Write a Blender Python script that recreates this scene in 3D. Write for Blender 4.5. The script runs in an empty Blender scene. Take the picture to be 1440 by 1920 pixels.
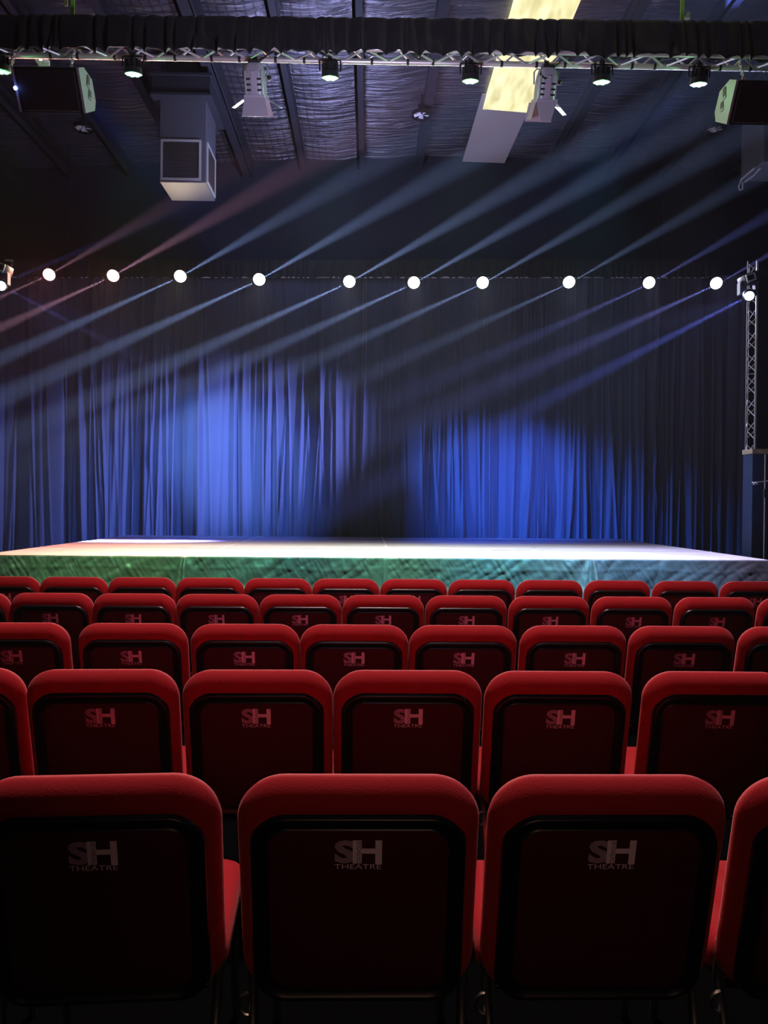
import bpy, math, random
import numpy as np
from mathutils import Vector, Matrix, Euler
from mathutils import noise as mnoise

random.seed(7)
rnd = random.random
def R(a): return math.radians(a)
scene = bpy.context.scene
COL = scene.collection
PI = math.pi

# ------------------------------------------------------------------ camera
F = 1440.0
CAM = Vector((0, 0, 1.52))
CM = (Matrix.Rotation(R(-1.19), 3, 'Z') @ Matrix.Rotation(R(90 - 0.6), 3, 'X') @ Matrix.Rotation(R(0.5), 3, 'Z'))
cd = bpy.data.cameras.new('camera'); cam = bpy.data.objects.new('camera', cd); COL.objects.link(cam)
cam.location = CAM; cam.rotation_euler = CM.to_euler()
cd.sensor_fit = 'HORIZONTAL'; cd.sensor_width = 36; cd.lens = 36; cd.clip_start = 0.05; cd.clip_end = 100
scene.camera = cam
def at(px, py, Y):
    """world point seen at pixel (px,py) that lies at distance Y down the hall"""
    d = CM @ Vector(((px - 720) / F, (960 - py) / F, -1))
    return CAM + d * (Y / d.y)

# ------------------------------------------------------------------ materials
def mat(name, color, rough=0.6, metal=0.0, emit=None, estr=0.0, sheen=0.0, spec=0.5, bump=0.0, bscale=40, vary=0.0, vscale=8, coat=0.0):
    m = bpy.data.materials.new(name); m.use_nodes = True
    nt = m.node_tree; b = nt.nodes['Principled BSDF']
    b.inputs['Base Color'].default_value = (*color, 1)
    b.inputs['Roughness'].default_value = rough
    b.inputs['Metallic'].default_value = metal
    b.inputs['Specular IOR Level'].default_value = spec
    b.inputs['Sheen Weight'].default_value = sheen
    b.inputs['Coat Weight'].default_value = coat
    if emit:
        b.inputs['Emission Color'].default_value = (*emit, 1); b.inputs['Emission Strength'].default_value = estr
    tc = nt.nodes.new('ShaderNodeTexCoord')
    if vary > 0:
        n = nt.nodes.new('ShaderNodeTexNoise'); n.inputs['Scale'].default_value = vscale; n.inputs['Detail'].default_value = 5
        nt.links.new(tc.outputs['Object'], n.inputs['Vector'])
        mx = nt.nodes.new('ShaderNodeMix'); mx.data_type = 'RGBA'
        mx.inputs['A'].default_value = (*[c * (1 - vary) for c in color], 1)
        mx.inputs['B'].default_value = (*[min(1, c * (1 + vary)) for c in color], 1)
        nt.links.new(n.outputs['Fac'], mx.inputs['Factor']); nt.links.new(mx.outputs['Result'], b.inputs['Base Color'])
    if bump > 0:
        n2 = nt.nodes.new('ShaderNodeTexNoise'); n2.inputs['Scale'].default_value = bscale; n2.inputs['Detail'].default_value = 4
        nt.links.new(tc.outputs['Object'], n2.inputs['Vector'])
        bp = nt.nodes.new('ShaderNodeBump'); bp.inputs['Strength'].default_value = bump; bp.inputs['Distance'].default_value = 0.01
        nt.links.new(n2.outputs['Fac'], bp.inputs['Height']); nt.links.new(bp.outputs['Normal'], b.inputs['Normal'])
    return m

M = {}
M['red'] = mat('red_velour', (0.43, 0.012, 0.017), 0.85, sheen=0.08, spec=0.2, bump=0.15, bscale=260, vary=0.1, vscale=12)
M['panel'] = mat('maroon_panel', (0.065, 0.003, 0.011), 0.75, spec=0.15, bump=0.1, bscale=300, vary=0.1, vscale=10)
M['shell'] = mat('black_plastic', (0.005, 0.005, 0.008), 0.33, spec=0.5, bump=0.03, bscale=300)
M['chrome'] = mat('chair_steel', (0.5, 0.5, 0.45), 0.3, metal=1.0, vary=0.1)
M['logoH'] = mat('logo_silver', (0.92, 0.74, 0.90), 0.5, spec=0.3)
M['logoS'] = mat('logo_dark_silver', (0.42, 0.28, 0.38), 0.5, spec=0.3, vary=0.3, vscale=60)
M['logoK'] = mat('logo_black', (0.01, 0.004, 0.006), 0.6)
M['velvet'] = mat('black_velvet', (0.075, 0.085, 0.13), 0.65, sheen=0.35, spec=0.15, bump=0.08, bscale=120)
M['blackcloth'] = mat('black_cloth', (0.011, 0.011, 0.014), 0.6, sheen=0.15, spec=0.3, bump=0.1, bscale=60)
M['skirt'] = mat('charcoal_cloth', (0.11, 0.11, 0.115), 0.45, spec=0.4, bump=0.25, bscale=25, vary=0.25, vscale=5)
M['alu'] = mat('aluminium', (0.75, 0.73, 0.74), 0.38, metal=0.55, vary=0.08)
M['silver'] = mat('silver_paint', (0.55, 0.55, 0.62), 0.4, metal=0.3, vary=0.05)
M['black'] = mat('black_metal', (0.012, 0.012, 0.014), 0.45, bump=0.05)
M['finmetal'] = mat('dark_fins', (0.05, 0.055, 0.055), 0.4, metal=0.6)
M['speakside'] = mat('speaker_side', (0.26, 0.28, 0.27), 0.5, bump=0.05)
M['grille'] = mat('speaker_grille', (0.006, 0.006, 0.007), 0.6, bump=0.3, bscale=300)
M['wall'] = mat('navy_wall', (0.028, 0.032, 0.045), 0.85, spec=0.15, bump=0.1, bscale=6, vary=0.15, vscale=2)
M['wallblack'] = mat('black_wall', (0.012, 0.012, 0.016), 0.9, spec=0.1, vary=0.2)
M['carpet'] = mat('dark_carpet', (0.003, 0.003, 0.003), 1.0, spec=0.0, bump=0.4, bscale=200)
M['beam'] = mat('roof_beam_paint', (0.035, 0.037, 0.052), 0.6, vary=0.15, vscale=3)
M['duct'] = mat('duct_paint', (0.11, 0.115, 0.145), 0.6, vary=0.06, vscale=3)
M['grey'] = mat('grille_frame', (0.55, 0.55, 0.55), 0.5)
M['slat'] = mat('duct_slats', (0.10, 0.085, 0.085), 0.6)
M['board'] = mat('ceiling_board', (0.62, 0.54, 0.52), 0.7, vary=0.05, vscale=4)
M['fanlight'] = mat('fan_disc', (0.92, 0.92, 1.0), 0.5)
M['sling'] = mat('green_sling', (0.35, 0.75, 0.08), 0.6)
M['white'] = mat('white_plastic', (0.7, 0.68, 0.75), 0.5)
M['tape'] = mat('pale_tape', (0.75, 0.72, 0.80), 0.5)
M['navybox'] = mat('navy_case', (0.03, 0.05, 0.12), 0.45, vary=0.2)
M['tanwood'] = mat('tan_lid', (0.42, 0.36, 0.27), 0.5)
M['cable'] = mat('cable_rubber', (0.01, 0.01, 0.01), 0.5)
M['deckedge'] = mat('deck_edge', (0.6, 0.6, 0.62), 0.4, metal=0.6)
M['ledwhite'] = mat('led_indicator', (0.2, 0.2, 0.2), emit=(1.0, 0.9, 0.5), estr=4)
M['ledblue'] = mat('led_blue', (0.1, 0.1, 0.2), emit=(0.15, 0.25, 1.0), estr=14)

def deck_mat(name, c1, c2, rough):
    m = mat(name, c1, rough, spec=0.5); nt = m.node_tree; b = nt.nodes['Principled BSDF']
    tc = nt.nodes.new('ShaderNodeTexCoord'); mp = nt.nodes.new('ShaderNodeMapping'); mp.inputs['Scale'].default_value = (0.7, 2.6, 1)
    n = nt.nodes.new('ShaderNodeTexNoise'); n.inputs['Scale'].default_value = 2.2; n.inputs['Detail'].default_value = 8; n.inputs['Roughness'].default_value = 0.65
    nt.links.new(tc.outputs['Object'], mp.inputs['Vector']); nt.links.new(mp.outputs['Vector'], n.inputs['Vector'])
    mx = nt.nodes.new('ShaderNodeMix'); mx.data_type = 'RGBA'; mx.inputs['A'].default_value = (*c1, 1); mx.inputs['B'].default_value = (*c2, 1)
    nt.links.new(n.outputs['Fac'], mx.inputs['Factor']); nt.links.new(mx.outputs['Result'], b.inputs['Base Color'])
    mr = nt.nodes.new('ShaderNodeMapRange'); mr.inputs['To Min'].default_value = rough - 0.1; mr.inputs['To Max'].default_value = rough + 0.15
    nt.links.new(n.outputs['Fac'], mr.inputs['Value']); nt.links.new(mr.outputs['Result'], b.inputs['Roughness'])
    return m
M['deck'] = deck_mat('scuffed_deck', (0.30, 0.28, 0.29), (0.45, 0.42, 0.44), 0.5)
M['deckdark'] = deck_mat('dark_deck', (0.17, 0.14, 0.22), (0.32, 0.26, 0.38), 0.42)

def foil_mat():
    m = mat('foil_insulation', (0.22, 0.22, 0.27), 0.28, metal=0.8); nt = m.node_tree; b = nt.nodes['Principled BSDF']; L = nt.links.new
    tc = nt.nodes.new('ShaderNodeTexCoord')
    mp = nt.nodes.new('ShaderNodeMapping'); mp.inputs['Scale'].default_value = (1.1, 8.0, 1)
    n = nt.nodes.new('ShaderNodeTexNoise'); n.inputs['Scale'].default_value = 1.3; n.inputs['Detail'].default_value = 6; n.inputs['Roughness'].default_value = 0.6; n.inputs['Distortion'].default_value = 0.6
    L(tc.outputs['Object'], mp.inputs['Vector']); L(mp.outputs['Vector'], n.inputs['Vector'])
    bp = nt.nodes.new('ShaderNodeBump'); bp.inputs['Strength'].default_value = 1.0; bp.inputs['Distance'].default_value = 0.10
    L(n.outputs['Fac'], bp.inputs['Height']); L(bp.outputs['Normal'], b.inputs['Normal'])
    # black wire netting under the foil
    sx = nt.nodes.new('ShaderNodeSeparateXYZ'); L(tc.outputs['Object'], sx.inputs['Vector'])
    def line(out, period, w):
        a = nt.nodes.new('ShaderNodeMath'); a.operation = 'PINGPONG'; a.inputs[1].default_value = period / 2; L(out, a.inputs[0])
        c = nt.nodes.new('ShaderNodeMath'); c.operation = 'LESS_THAN'; c.inputs[1].default_value = w; L(a.outputs[0], c.inputs[0]); return c
    gx = line(sx.outputs['X'], 0.14, 0.018); gy = line(sx.outputs['Y'], 0.20, 0.03)
    mxm = nt.nodes.new('ShaderNodeMath'); mxm.operation = 'MAXIMUM'; L(gx.outputs[0], mxm.inputs[0]); L(gy.outputs[0], mxm.inputs[1])
    lim = nt.nodes.new('ShaderNodeMapRange'); lim.inputs['From Min'].default_value = -0.4; lim.inputs['From Max'].default_value = -1.2
    lim.inputs['To Min'].default_value = 0; lim.inputs['To Max'].default_value = 0.55; L(sx.outputs['X'], lim.inputs['Value'])
    mul = nt.nodes.new('ShaderNodeMath'); mul.operation = 'MULTIPLY'; L(mxm.outputs[0], mul.inputs[0]); L(lim.outputs['Result'], mul.inputs[1])
    lim2 = nt.nodes.new('ShaderNodeMapRange'); lim2.inputs['From Min'].default_value = -4.6; lim2.inputs['From Max'].default_value = -3.6; L(sx.outputs['X'], lim2.inputs['Value'])
    mul2 = nt.nodes.new('ShaderNodeMath'); mul2.operation = 'MULTIPLY'; L(mul.outputs[0], mul2.inputs[0]); L(lim2.outputs['Result'], mul2.inputs[1]); mul = mul2
    mx = nt.nodes.new('ShaderNodeMix'); mx.data_type = 'RGBA'; mx.inputs['A'].default_value = (0.24, 0.24, 0.30, 1); mx.inputs['B'].default_value = (0.02, 0.02, 0.03, 1)
    L(mul.outputs[0], mx.inputs['Factor']); L(mx.outputs['Result'], b.inputs['Base Color'])
    return m
M['foil'] = foil_mat()
def skylight_mat():
    m = mat('translucent_skylight', (0.6, 0.58, 0.35), 0.6); nt = m.node_tree; b = nt.nodes['Principled BSDF']; L = nt.links.new
    tc = nt.nodes.new('ShaderNodeTexCoord'); mp = nt.nodes.new('ShaderNodeMapping'); mp.inputs['Scale'].default_value = (3, 0.8, 1)
    n = nt.nodes.new('ShaderNodeTexNoise'); n.inputs['Scale'].default_value = 2; n.inputs['Detail'].default_value = 5
    L(tc.outputs['Object'], mp.inputs['Vector']); L(mp.outputs['Vector'], n.inputs['Vector'])
    cr = nt.nodes.new('ShaderNodeValToRGB'); cr.color_ramp.elements[0].position = 0.3; cr.color_ramp.elements[0].color = (0.50, 0.45, 0.16, 1)
    cr.color_ramp.elements[1].position = 0.65; cr.color_ramp.elements[1].color = (1.0, 0.93, 0.50, 1)
    L(n.outputs['Fac'], cr.inputs['Fac']); L(cr.outputs['Color'], b.inputs['Emission Color']); b.inputs['Emission Strength'].default_value = 1.15
    return m
M['skylight'] = skylight_mat()

# ------------------------------------------------------------------ mesh builder
class MB:
    def __init__(s): s.v = []; s.f = []; s.mi = []; s.cur = 0
    def add(s, vs, fs):
        o = len(s.v); s.v += [tuple(p) for p in vs]; s.f += [tuple(i + o for i in f) for f in fs]; s.mi += [s.cur] * len(fs); return s
    def box(s, c, d, rot=None):
        c = Vector(c); pts = []
        for x in (-1, 1):
            for y in (-1, 1):
                for z in (-1, 1):
                    p = Vector((x * d[0] / 2, y * d[1] / 2, z * d[2] / 2))
                    if rot: p = rot @ p
                    pts.append(c + p)
        return s.add(pts, [(0, 1, 3, 2), (4, 6, 7, 5), (0, 4, 5, 1), (2, 3, 7, 6), (0, 2, 6, 4), (1, 5, 7, 3)])
    def tube(s, pts, r, n=10, caps=True, flat=None):
        pts = [Vector(p) for p in pts]; rs = r if isinstance(r, (list, tuple)) else [r] * len(pts)
        vs = []; fs = []
        up = None
        for i, p in enumerate(pts):
            t = (pts[min(i + 1, len(pts) - 1)] - pts[max(i - 1, 0)]).normalized()
            if up is None:
                up = Vector((0, 0, 1)) if abs(t.z) < 0.9 else Vector((0, 1, 0))
            a = t.cross(up).normalized(); b = t.cross(a).normalized(); up = -b if b.dot(up) < 0 else b
            a = t.cross(up).normalized(); b = up
            for k in range(n):
                an = 2 * PI * k / n; vs.append(p + (a * math.cos(an) + b * math.sin(an)) * rs[i])
        for i in range(len(pts) - 1):
            for k in range(n):
                k2 = (k + 1) % n; fs.append((i * n + k, i * n + k2, (i + 1) * n + k2, (i + 1) * n + k))
        if caps:
            fs.append(tuple(range(n - 1, -1, -1))); fs.append(tuple((len(pts) - 1) * n + k for k in range(n)))
        return s.add(vs, fs)
    def lathe(s, prof, n=24, M4=None, capa=True, capb=True):
        """prof list of (r, z) about local z"""
        vs = []; fs = []
        for r, z in prof:
            for k in range(n):
                p = Vector((r * math.cos(2 * PI * k / n), r * math.sin(2 * PI * k / n), z)); vs.append(M4 @ p if M4 else p)
        for i in range(len(prof) - 1):
            for k in range(n):
                k2 = (k + 1) % n; fs.append((i * n + k, i * n + k2, (i + 1) * n + k2, (i + 1) * n + k))
        if capa: fs.append(tuple(range(n - 1, -1, -1)))
        if capb: fs.append(tuple((len(prof) - 1) * n + k for k in range(n)))
        return s.add(vs, fs)
    def slab(s, w, h, rt, rb, prof, tf, cx=0, cz=0, n=8, capa=True, capb=True):
        """rounded rectangle in (x,u), profile list of (inset, y); tf maps (x,y,u)->world"""
        vs = []; fs = []; N = None
        for ins, y in prof:
            W = w / 2 - ins; H = h / 2 - ins; loop = []
            for (sx, sz, r0, a0) in ((1, 1, rt, 0), (-1, 1, rt, 90), (-1, -1, rb, 180), (1, -1, rb, 270)):
                r = max(r0 - ins, 0.004)
                for k in range(n + 1):
                    a = R(a0 + 90 * k / n); loop.append((cx + sx * (W - r) + r * math.cos(a), cz + sz * (H - r) + r * math.sin(a)))
            N = len(loop)
            for (x, u) in loop: vs.append(tf(x, y, u))
        for i in range(len(prof) - 1):
            for k in range(N):
                k2 = (k + 1) % N; fs.append((i * N + k, i * N + k2, (i + 1) * N + k2, (i + 1) * N + k))
        if capa: fs.append(tuple(range(N - 1, -1, -1)))
        if capb: fs.append(tuple((len(prof) - 1) * N + k for k in range(N)))
        return s.add(vs, fs)
    def prism(s, poly, a, b, tf):
        """extrude 2D poly (p,q) between a and b along first axis via tf(t,p,q)"""
        n = len(poly); vs = [tf(a, p, q) for p, q in poly] + [tf(b, p, q) for p, q in poly]
        fs = [tuple(range(n - 1, -1, -1)), tuple(range(n, 2 * n))] + [(k, (k + 1) % n, n + (k + 1) % n, n + k) for k in range(n)]
        return s.add(vs, fs)
    def build(s, name, m, parent=None, smooth=False, loc=None, angle=40):
        me = bpy.data.meshes.new(name); me.from_pydata([tuple(v) for v in s.v], [], s.f)
        ms = m if isinstance(m, list) else [m]
        for q in ms: me.materials.append(q)
        if len(ms) > 1:
            me.polygons.foreach_set('material_index', s.mi)
        import bmesh
        bm = bmesh.new(); bm.from_mesh(me); bmesh.ops.recalc_face_normals(bm, faces=bm.faces); bm.to_mesh(me); bm.free()
        if smooth:
            me.polygons.foreach_set('use_smooth', [True] * len(me.polygons))
            me.set_sharp_from_angle(angle=R(angle))
        me.update()
        o = bpy.data.objects.new(name, me); COL.objects.link(o)
        if parent: o.parent = parent
        if loc: o.location = loc
        return o

def empty(name, loc=(0, 0, 0), rot=(0, 0, 0)):
    o = bpy.data.objects.new(name, None); COL.objects.link(o); o.location = loc; o.rotation_euler = rot; o.empty_display_size = 0.1; return o
def tag(o, label=None, cat=None, group=None, kind=None):
    if label: o['label'] = label
    if cat: o['category'] = cat
    if group: o['group'] = group
    if kind: o['kind'] = kind
    return o
def kids(o): return [c for c in bpy.data.objects if c.parent == o]
def copy_tree(o, parent=None):
    c = o.copy(); COL.objects.link(c)
    if parent: c.parent = parent
    for ch in kids(o): copy_tree(ch, c)
    return c
def look(d):
    """rotation matrix whose local -Z points along d"""
    return Vector(d).to_track_quat('-Z', 'Y').to_matrix()

# ------------------------------------------------------------------ room shell
YW = 17.2
zl, za, zr = at(30, 313, YW), at(905, 288, YW), at(1350, 316, YW)
XL, XR = -9.8, 9.8
sl = (za.z - zl.z) / (za.x - zl.x); sr = (zr.z - za.z) / (zr.x - za.x)
def roofz(x): return za.z + (sl if x < za.x else sr) * (x - za.x)
YF = -3.5
def struct(o): o['kind'] = 'structure'; return o
struct(MB().box((0, (YW + YF) / 2, -0.1), (XR - XL, YW - YF + 0.4, 0.2)).build('floor', M['carpet']))
struct(MB().box((0, YW + 0.1, 4.6), (XR - XL, 0.2, 9.6)).build('wall_back', M['wall']))
struct(MB().box((XL - 0.1, (YW + YF) / 2, 4.6), (0.2, YW - YF + 0.4, 9.2)).build('wall_left', M['wallblack']))
struct(MB().box((XR + 0.1, (YW + YF) / 2, 4.6), (0.2, YW - YF + 0.4, 9.2)).build('wall_right', M['wallblack']))
struct(MB().box((0, YF - 0.1, 4.6), (XR - XL, 0.2, 9.6)).build('wall_front', M['wallblack']))
# foil ceiling: sagging between the purlins
PUR = [22, 128, 240, 348, 455, 563, 672, 781, 1031, 1140, 1243, 1347, 1455]
PX = [at(p, 315, YW).x for p in PUR]
PX = [PX[0] - 2.6, PX[0] - 1.3] + PX
xs = np.arange(XL, XR + 0.001, 0.1); ys = np.arange(YF, YW + 0.05, 0.14)
b = MB(); vs = []; nx = len(xs); ny = len(ys)
for y in ys:
    for x in xs:
        lo = max([p for p in PX if p <= x], default=x - 0.6); hi = min([p for p in PX if p > x], default=x + 0.6)
        t = (x - lo) / max(hi - lo, 0.01)
        sag = 0.05 * math.sin(PI * min(max(t, 0), 1)) * (1 + 0.5 * mnoise.noise(Vector((x * 0.7, y * 1.2, 3))))
        wr = 0.016 * mnoise.noise(Vector((x * 1.1, y * 7.0, 1.7))) + 0.008 * mnoise.noise(Vector((x * 2.5, y * 16.0, 9.7)))
        vs.append((x, y, roofz(x) - sag + wr))
fs = [(j * nx + i, (j + 1) * nx + i, (j + 1) * nx + i + 1, j * nx + i + 1) for j in range(ny - 1) for i in range(nx - 1)]
struct(b.add(vs, fs).build('ceiling', M['foil'], smooth=True, angle=180))
# purlins (C sections)
for i, x in enumerate(PX):
    big = abs(i - 2 - 4) < 0.5
    d = 0.30 if not big else 0.40; w = 0.16 if not big else 0.24
    zt = roofz(x) + 0.02
    b = MB()
    b.box((x, (YW + YF) / 2, zt - d / 2), (0.05, YW - YF - 0.02, d))
    b.box((x + (w / 2 - 0.025), (YW + YF) / 2, zt - d + 0.012), (w, YW - YF - 0.02, 0.024))
    b.box((x + (w / 2 - 0.025), (YW + YF) / 2, zt - 0.06), (w, YW - YF - 0.02, 0.024))
    if big: b.box((x + w - 0.02, (YW + YF) / 2, zt - d / 2), (0.05, YW - YF - 0.02, d))
    struct(b.build('trim_%d' % (i + 1), M['beam']))

# skylight strip and board over its far end
p0 = at(908, 180, 15.0)
xa, xb = at(905, 180, 15).x, at(1001, 181, 15).x
zs = roofz(xa) - 0.14; zs2 = roofz(xb) - 0.14
b = MB(); b.add([(xa, 3.0, zs), (xb, 3.0, zs2), (xb, 15.15, zs2), (xa, 15.15, zs), (xa, 3.0, zs + .05), (xb, 3.0, zs2 + .05), (xb, 15.15, zs2 + .05), (xa, 15.15, zs + .05)],
      [(0, 3, 2, 1), (4, 5, 6, 7), (0, 1, 5, 4), (1, 2, 6, 5), (2, 3, 7, 6), (3, 0, 4, 7)])
struct(b.build('window_1', M['skylight']))
A_, B_, C_, D_ = at(904, 178, 14.5), at(1003, 181, 14.5), at(946, 306, 17.08), at(867, 303, 17.08)
b = MB(); up = Vector((0, 0, 0.03))
b.add([A_, B_, C_, D_, A_ + up, B_ + up, C_ + up, D_ + up], [(0, 3, 2, 1), (4, 5, 6, 7), (0, 1, 5, 4), (1, 2, 6, 5), (2, 3, 7, 6), (3, 0, 4, 7)])
tag(b.build('ceiling_board', M['board']), 'plain grey-brown board covering the far end of the bright skylight strip', 'board')

# ------------------------------------------------------------------ air ducts
def duct(x0, x1, y0, y1, zb, zt, label, strap=False, grilles=True):
    e = empty('air_duct', ((x0 + x1) / 2, (y0 + y1) / 2, zb)); tag(e, label, 'air duct', 'square air ducts dropping from the ceiling')
    w = x1 - x0; d = y1 - y0; h = zt - zb
    MB().slab(w, d, 0.01, 0.01, [(0.012, 0), (0, 0.012), (0, h)], lambda x, y, u: (x, u, y)).build('duct_body', M['duct'], e)
    pz = zt
    b = MB(); b.box((0, 0, pz - zb + 0.16), (w + 0.18, d + 0.3, 0.32)); b.box((0, 0, pz - zb + 0.33), (w + 0.24, d + 0.36, 0.04)); b.box((0, 0, pz - zb), (w + 0.24, d + 0.36, 0.04))
    rz = min(roofz(x0), roofz(x1)) - 0.12; b.box((0, 0, (pz + 0.33 + rz) / 2 - zb), (w * 0.8, d * 0.8, rz - pz - 0.33))
    b.build('duct_collar', M['beam'], e)
    def grille(tf, gw, gh):
        fr = MB()
        fr.slab(gw, gh, 0.005, 0.005, [(0, 0), (0, -0.02), (0.035, -0.02), (0.035, 0)], tf, capa=False, capb=False, n=1)
        fo = fr.build('grille_frame', M['grey'], e)
        sl_ = MB(); k = int(gh / 0.03)
        sl_.slab(gw - 0.07, gh - 0.07, 0.005, 0.005, [(0, -0.003), (0.001, -0.004)], tf, n=1)
        for i in range(k - 2):
            u = -gh / 2 + 0.05 + i * (gh - 0.09) / (k - 3)
            sl_.add([tf(-gw / 2 + 0.035, -0.016, u - 0.006), tf(gw / 2 - 0.035, -0.016, u - 0.006), tf(gw / 2 - 0.035, -0.006, u + 0.008), tf(-gw / 2 + 0.035, -0.006, u + 0.008)], [(0, 1, 2, 3)])
        sl_.build('grille_slats', M['slat'], fo)
    if grilles:
        grille(lambda x, y, u: (x - 0.03, -d / 2 + y, u + 0.37), w - 0.1, w - 0.1)
        grille(lambda x, y, u: (w / 2 - y, -x, u + 0.37), d - 0.12, w - 0.1)
    if strap:
        b = MB(); q = Vector((-w / 2, d / 2, 0))
        b.tube([q + Vector((-.01, -.02, 0.02)), q + Vector((-.02, -0.25, 0.01)), q + Vector((-.03, -0.55, 0.0))], 0.016, 6)
        b.tube([q + Vector((.06, -.02, -0.02)), q + Vector((.08, -0.3, -0.02)), q + Vector((.05, -0.6, -0.02))], 0.016, 6)
        b.tube([q + Vector((0, -.02, 0.02)), q + Vector((-.05, -.02, -0.10)), q + Vector((-.03, -.02, -0.17)), q + Vector((.02, -.02, -0.15)), q + Vector((.02, -.02, -0.02))], 0.014, 6)
        b.build('tape', M['tape'], e)
    return e
q0, q1 = at(299, 341, 13.0), at(386, 341, 13.0); qt = at(340, 186, 13.0)
duct(q0.x, q1.x, 13.0, 13.8, q0.z, qt.z, 'grey square air duct with louvred grilles at the left of the ceiling')
q0 = at(1432, 303, 13.0)
duct(q0.x, q0.x + 0.8, 13.0, 13.8, q0.z, q0.z + 1.1, 'dark square air duct at the right edge with pale tape peeling off its corner', strap=True, grilles=False)

# ------------------------------------------------------------------ round ceiling fans
def fan(px, py, Y, label):
    p = at(px, py, Y); e = empty('ceiling_fan', p); tag(e, label, 'fan', 'small round fans under the roof')
    r = 16.5 / 1440 * Y
    MB().lathe([(r, 0.0), (r * 1.12, 0.01), (r * 1.12, 0.07), (r, 0.08), (r * 0.9, 0.05), (r * 0.92, 0.01)], 28, capa=False, capb=False).build('fan_rim', M['black'], e, smooth=True)
    b = MB()
    b.lathe([(r * 0.22, -0.01), (r * 0.24, 0.03)], 16)
    for k in range(5):
        a0 = 2 * PI * k / 5 + 0.3
        pts = []
        for rr, da in ((0.2, -0.15), (0.9, -0.30), (0.9, 0.34), (0.2, 0.5)):
            pts.append((r * rr * math.cos(a0 + da), r * rr * math.sin(a0 + da), 0.03 if da < 0 else 0.045))
        b.add(pts + [(x, y, z + 0.006) for x, y, z in pts], [(0, 1, 2, 3), (7, 6, 5, 4), (0, 4, 5, 1), (1, 5, 6, 2), (2, 6, 7, 3), (3, 7, 4, 0)])
    b.build('fan_blades', M['fanlight'], e)
    b = MB(); b.tube([(0, 0, 0.06), (0, 0, roofz(p.x) - p.z)], 0.02, 8); b.box((0, 0, 0.14), (r * 0.8, r * 0.8, 0.12))
    b.build('fan_mount', M['beam'], e)
fan(156, 244, 13.6, 'round fan with pale blades near the left, below the hanging black speaker')
fan(790, 219, 14.6, 'round fan with pale blades in the middle of the foil ceiling')
fan(1341, 245, 13.6, 'round fan with pale blades near the right end of the ceiling')

# ------------------------------------------------------------------ truss helper
def truss_bm(A, B, side, nrm_up, pitch, rch=0.024, rdi=0.009):
    """box truss along A->B; offsets: side vector and up vector (full widths)"""
    A = Vector(A); B = Vector(B); L = (B - A).length; n = max(2, int(round(L / pitch)))
    ch = MB(); di = MB()
    offs = [Vector((0, 0, 0)), side, side + nrm_up, nrm_up]
    for o in offs: ch.tube([A + o, B + o], rch, 12)
    for a, b_ in ((0, 1), (1, 2), (2, 3), (3, 0)):
        for i in range(n):
            t0 = A.lerp(B, i / n); t1 = A.lerp(B, (i + 0.5) / n); t2 = A.lerp(B, (i + 1) / n)
            di.tube([t0 + offs[a], t1 + offs[b_]], rdi, 6); di.tube([t1 + offs[b_], t2 + offs[a]], rdi, 6)
    return ch, di

# front truss over the seats
YT = 7.2
TA = at(-60, 102, YT); TB = at(1500, 130, YT)
sd = 0.20
e = empty('lighting_truss', TA); tag(e, 'long silver lighting truss crossing above the seats, behind a black cloth border', 'truss')
ch, di = truss_bm((0, 0, 0), TB - TA, Vector((0, -sd, 0)), Vector((0, 0, sd)), 0.42, 0.025, 0.010)
ch.build('main_tube', M['alu'], e, smooth=True); di.build('lattice', M['alu'], e, smooth=True)
# cable bundle and black straps round the tube
b = MB(); pts = []
for i in range(180):
    t = i / 179; p = (TB - TA) * t; pts.append(p + Vector((0, -0.10 + 0.05 * math.sin(i * 0.6), 0.045 + 0.03 * mnoise.noise(Vector((i * 0.35, 0, 0))))))
b.tube(pts, 0.012, 6)
pts = [p + Vector((0, 0.03 * math.sin(k), 0.022 * math.cos(k * 0.37))) for k, p in enumerate(pts)]
b.tube(pts, 0.008, 6)
tag(b.build('cable', M['cable'], None, smooth=True, loc=TA), 'black cable bundle running along the inside of the front lighting truss', 'cable')
for i in range(26):
    t = (i + 0.5 + 0.3 * (rnd() - .5)) / 26; c = (TB - TA) * t
    MB().lathe([(0.0275, -0.012), (0.029, -0.008), (0.029, 0.008), (0.0275, 0.012)], 14, Matrix.Translation(c) @ Matrix.Rotation(R(90), 4, 'Y'), False, False).build('cable_tie', M['black'], e)

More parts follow.
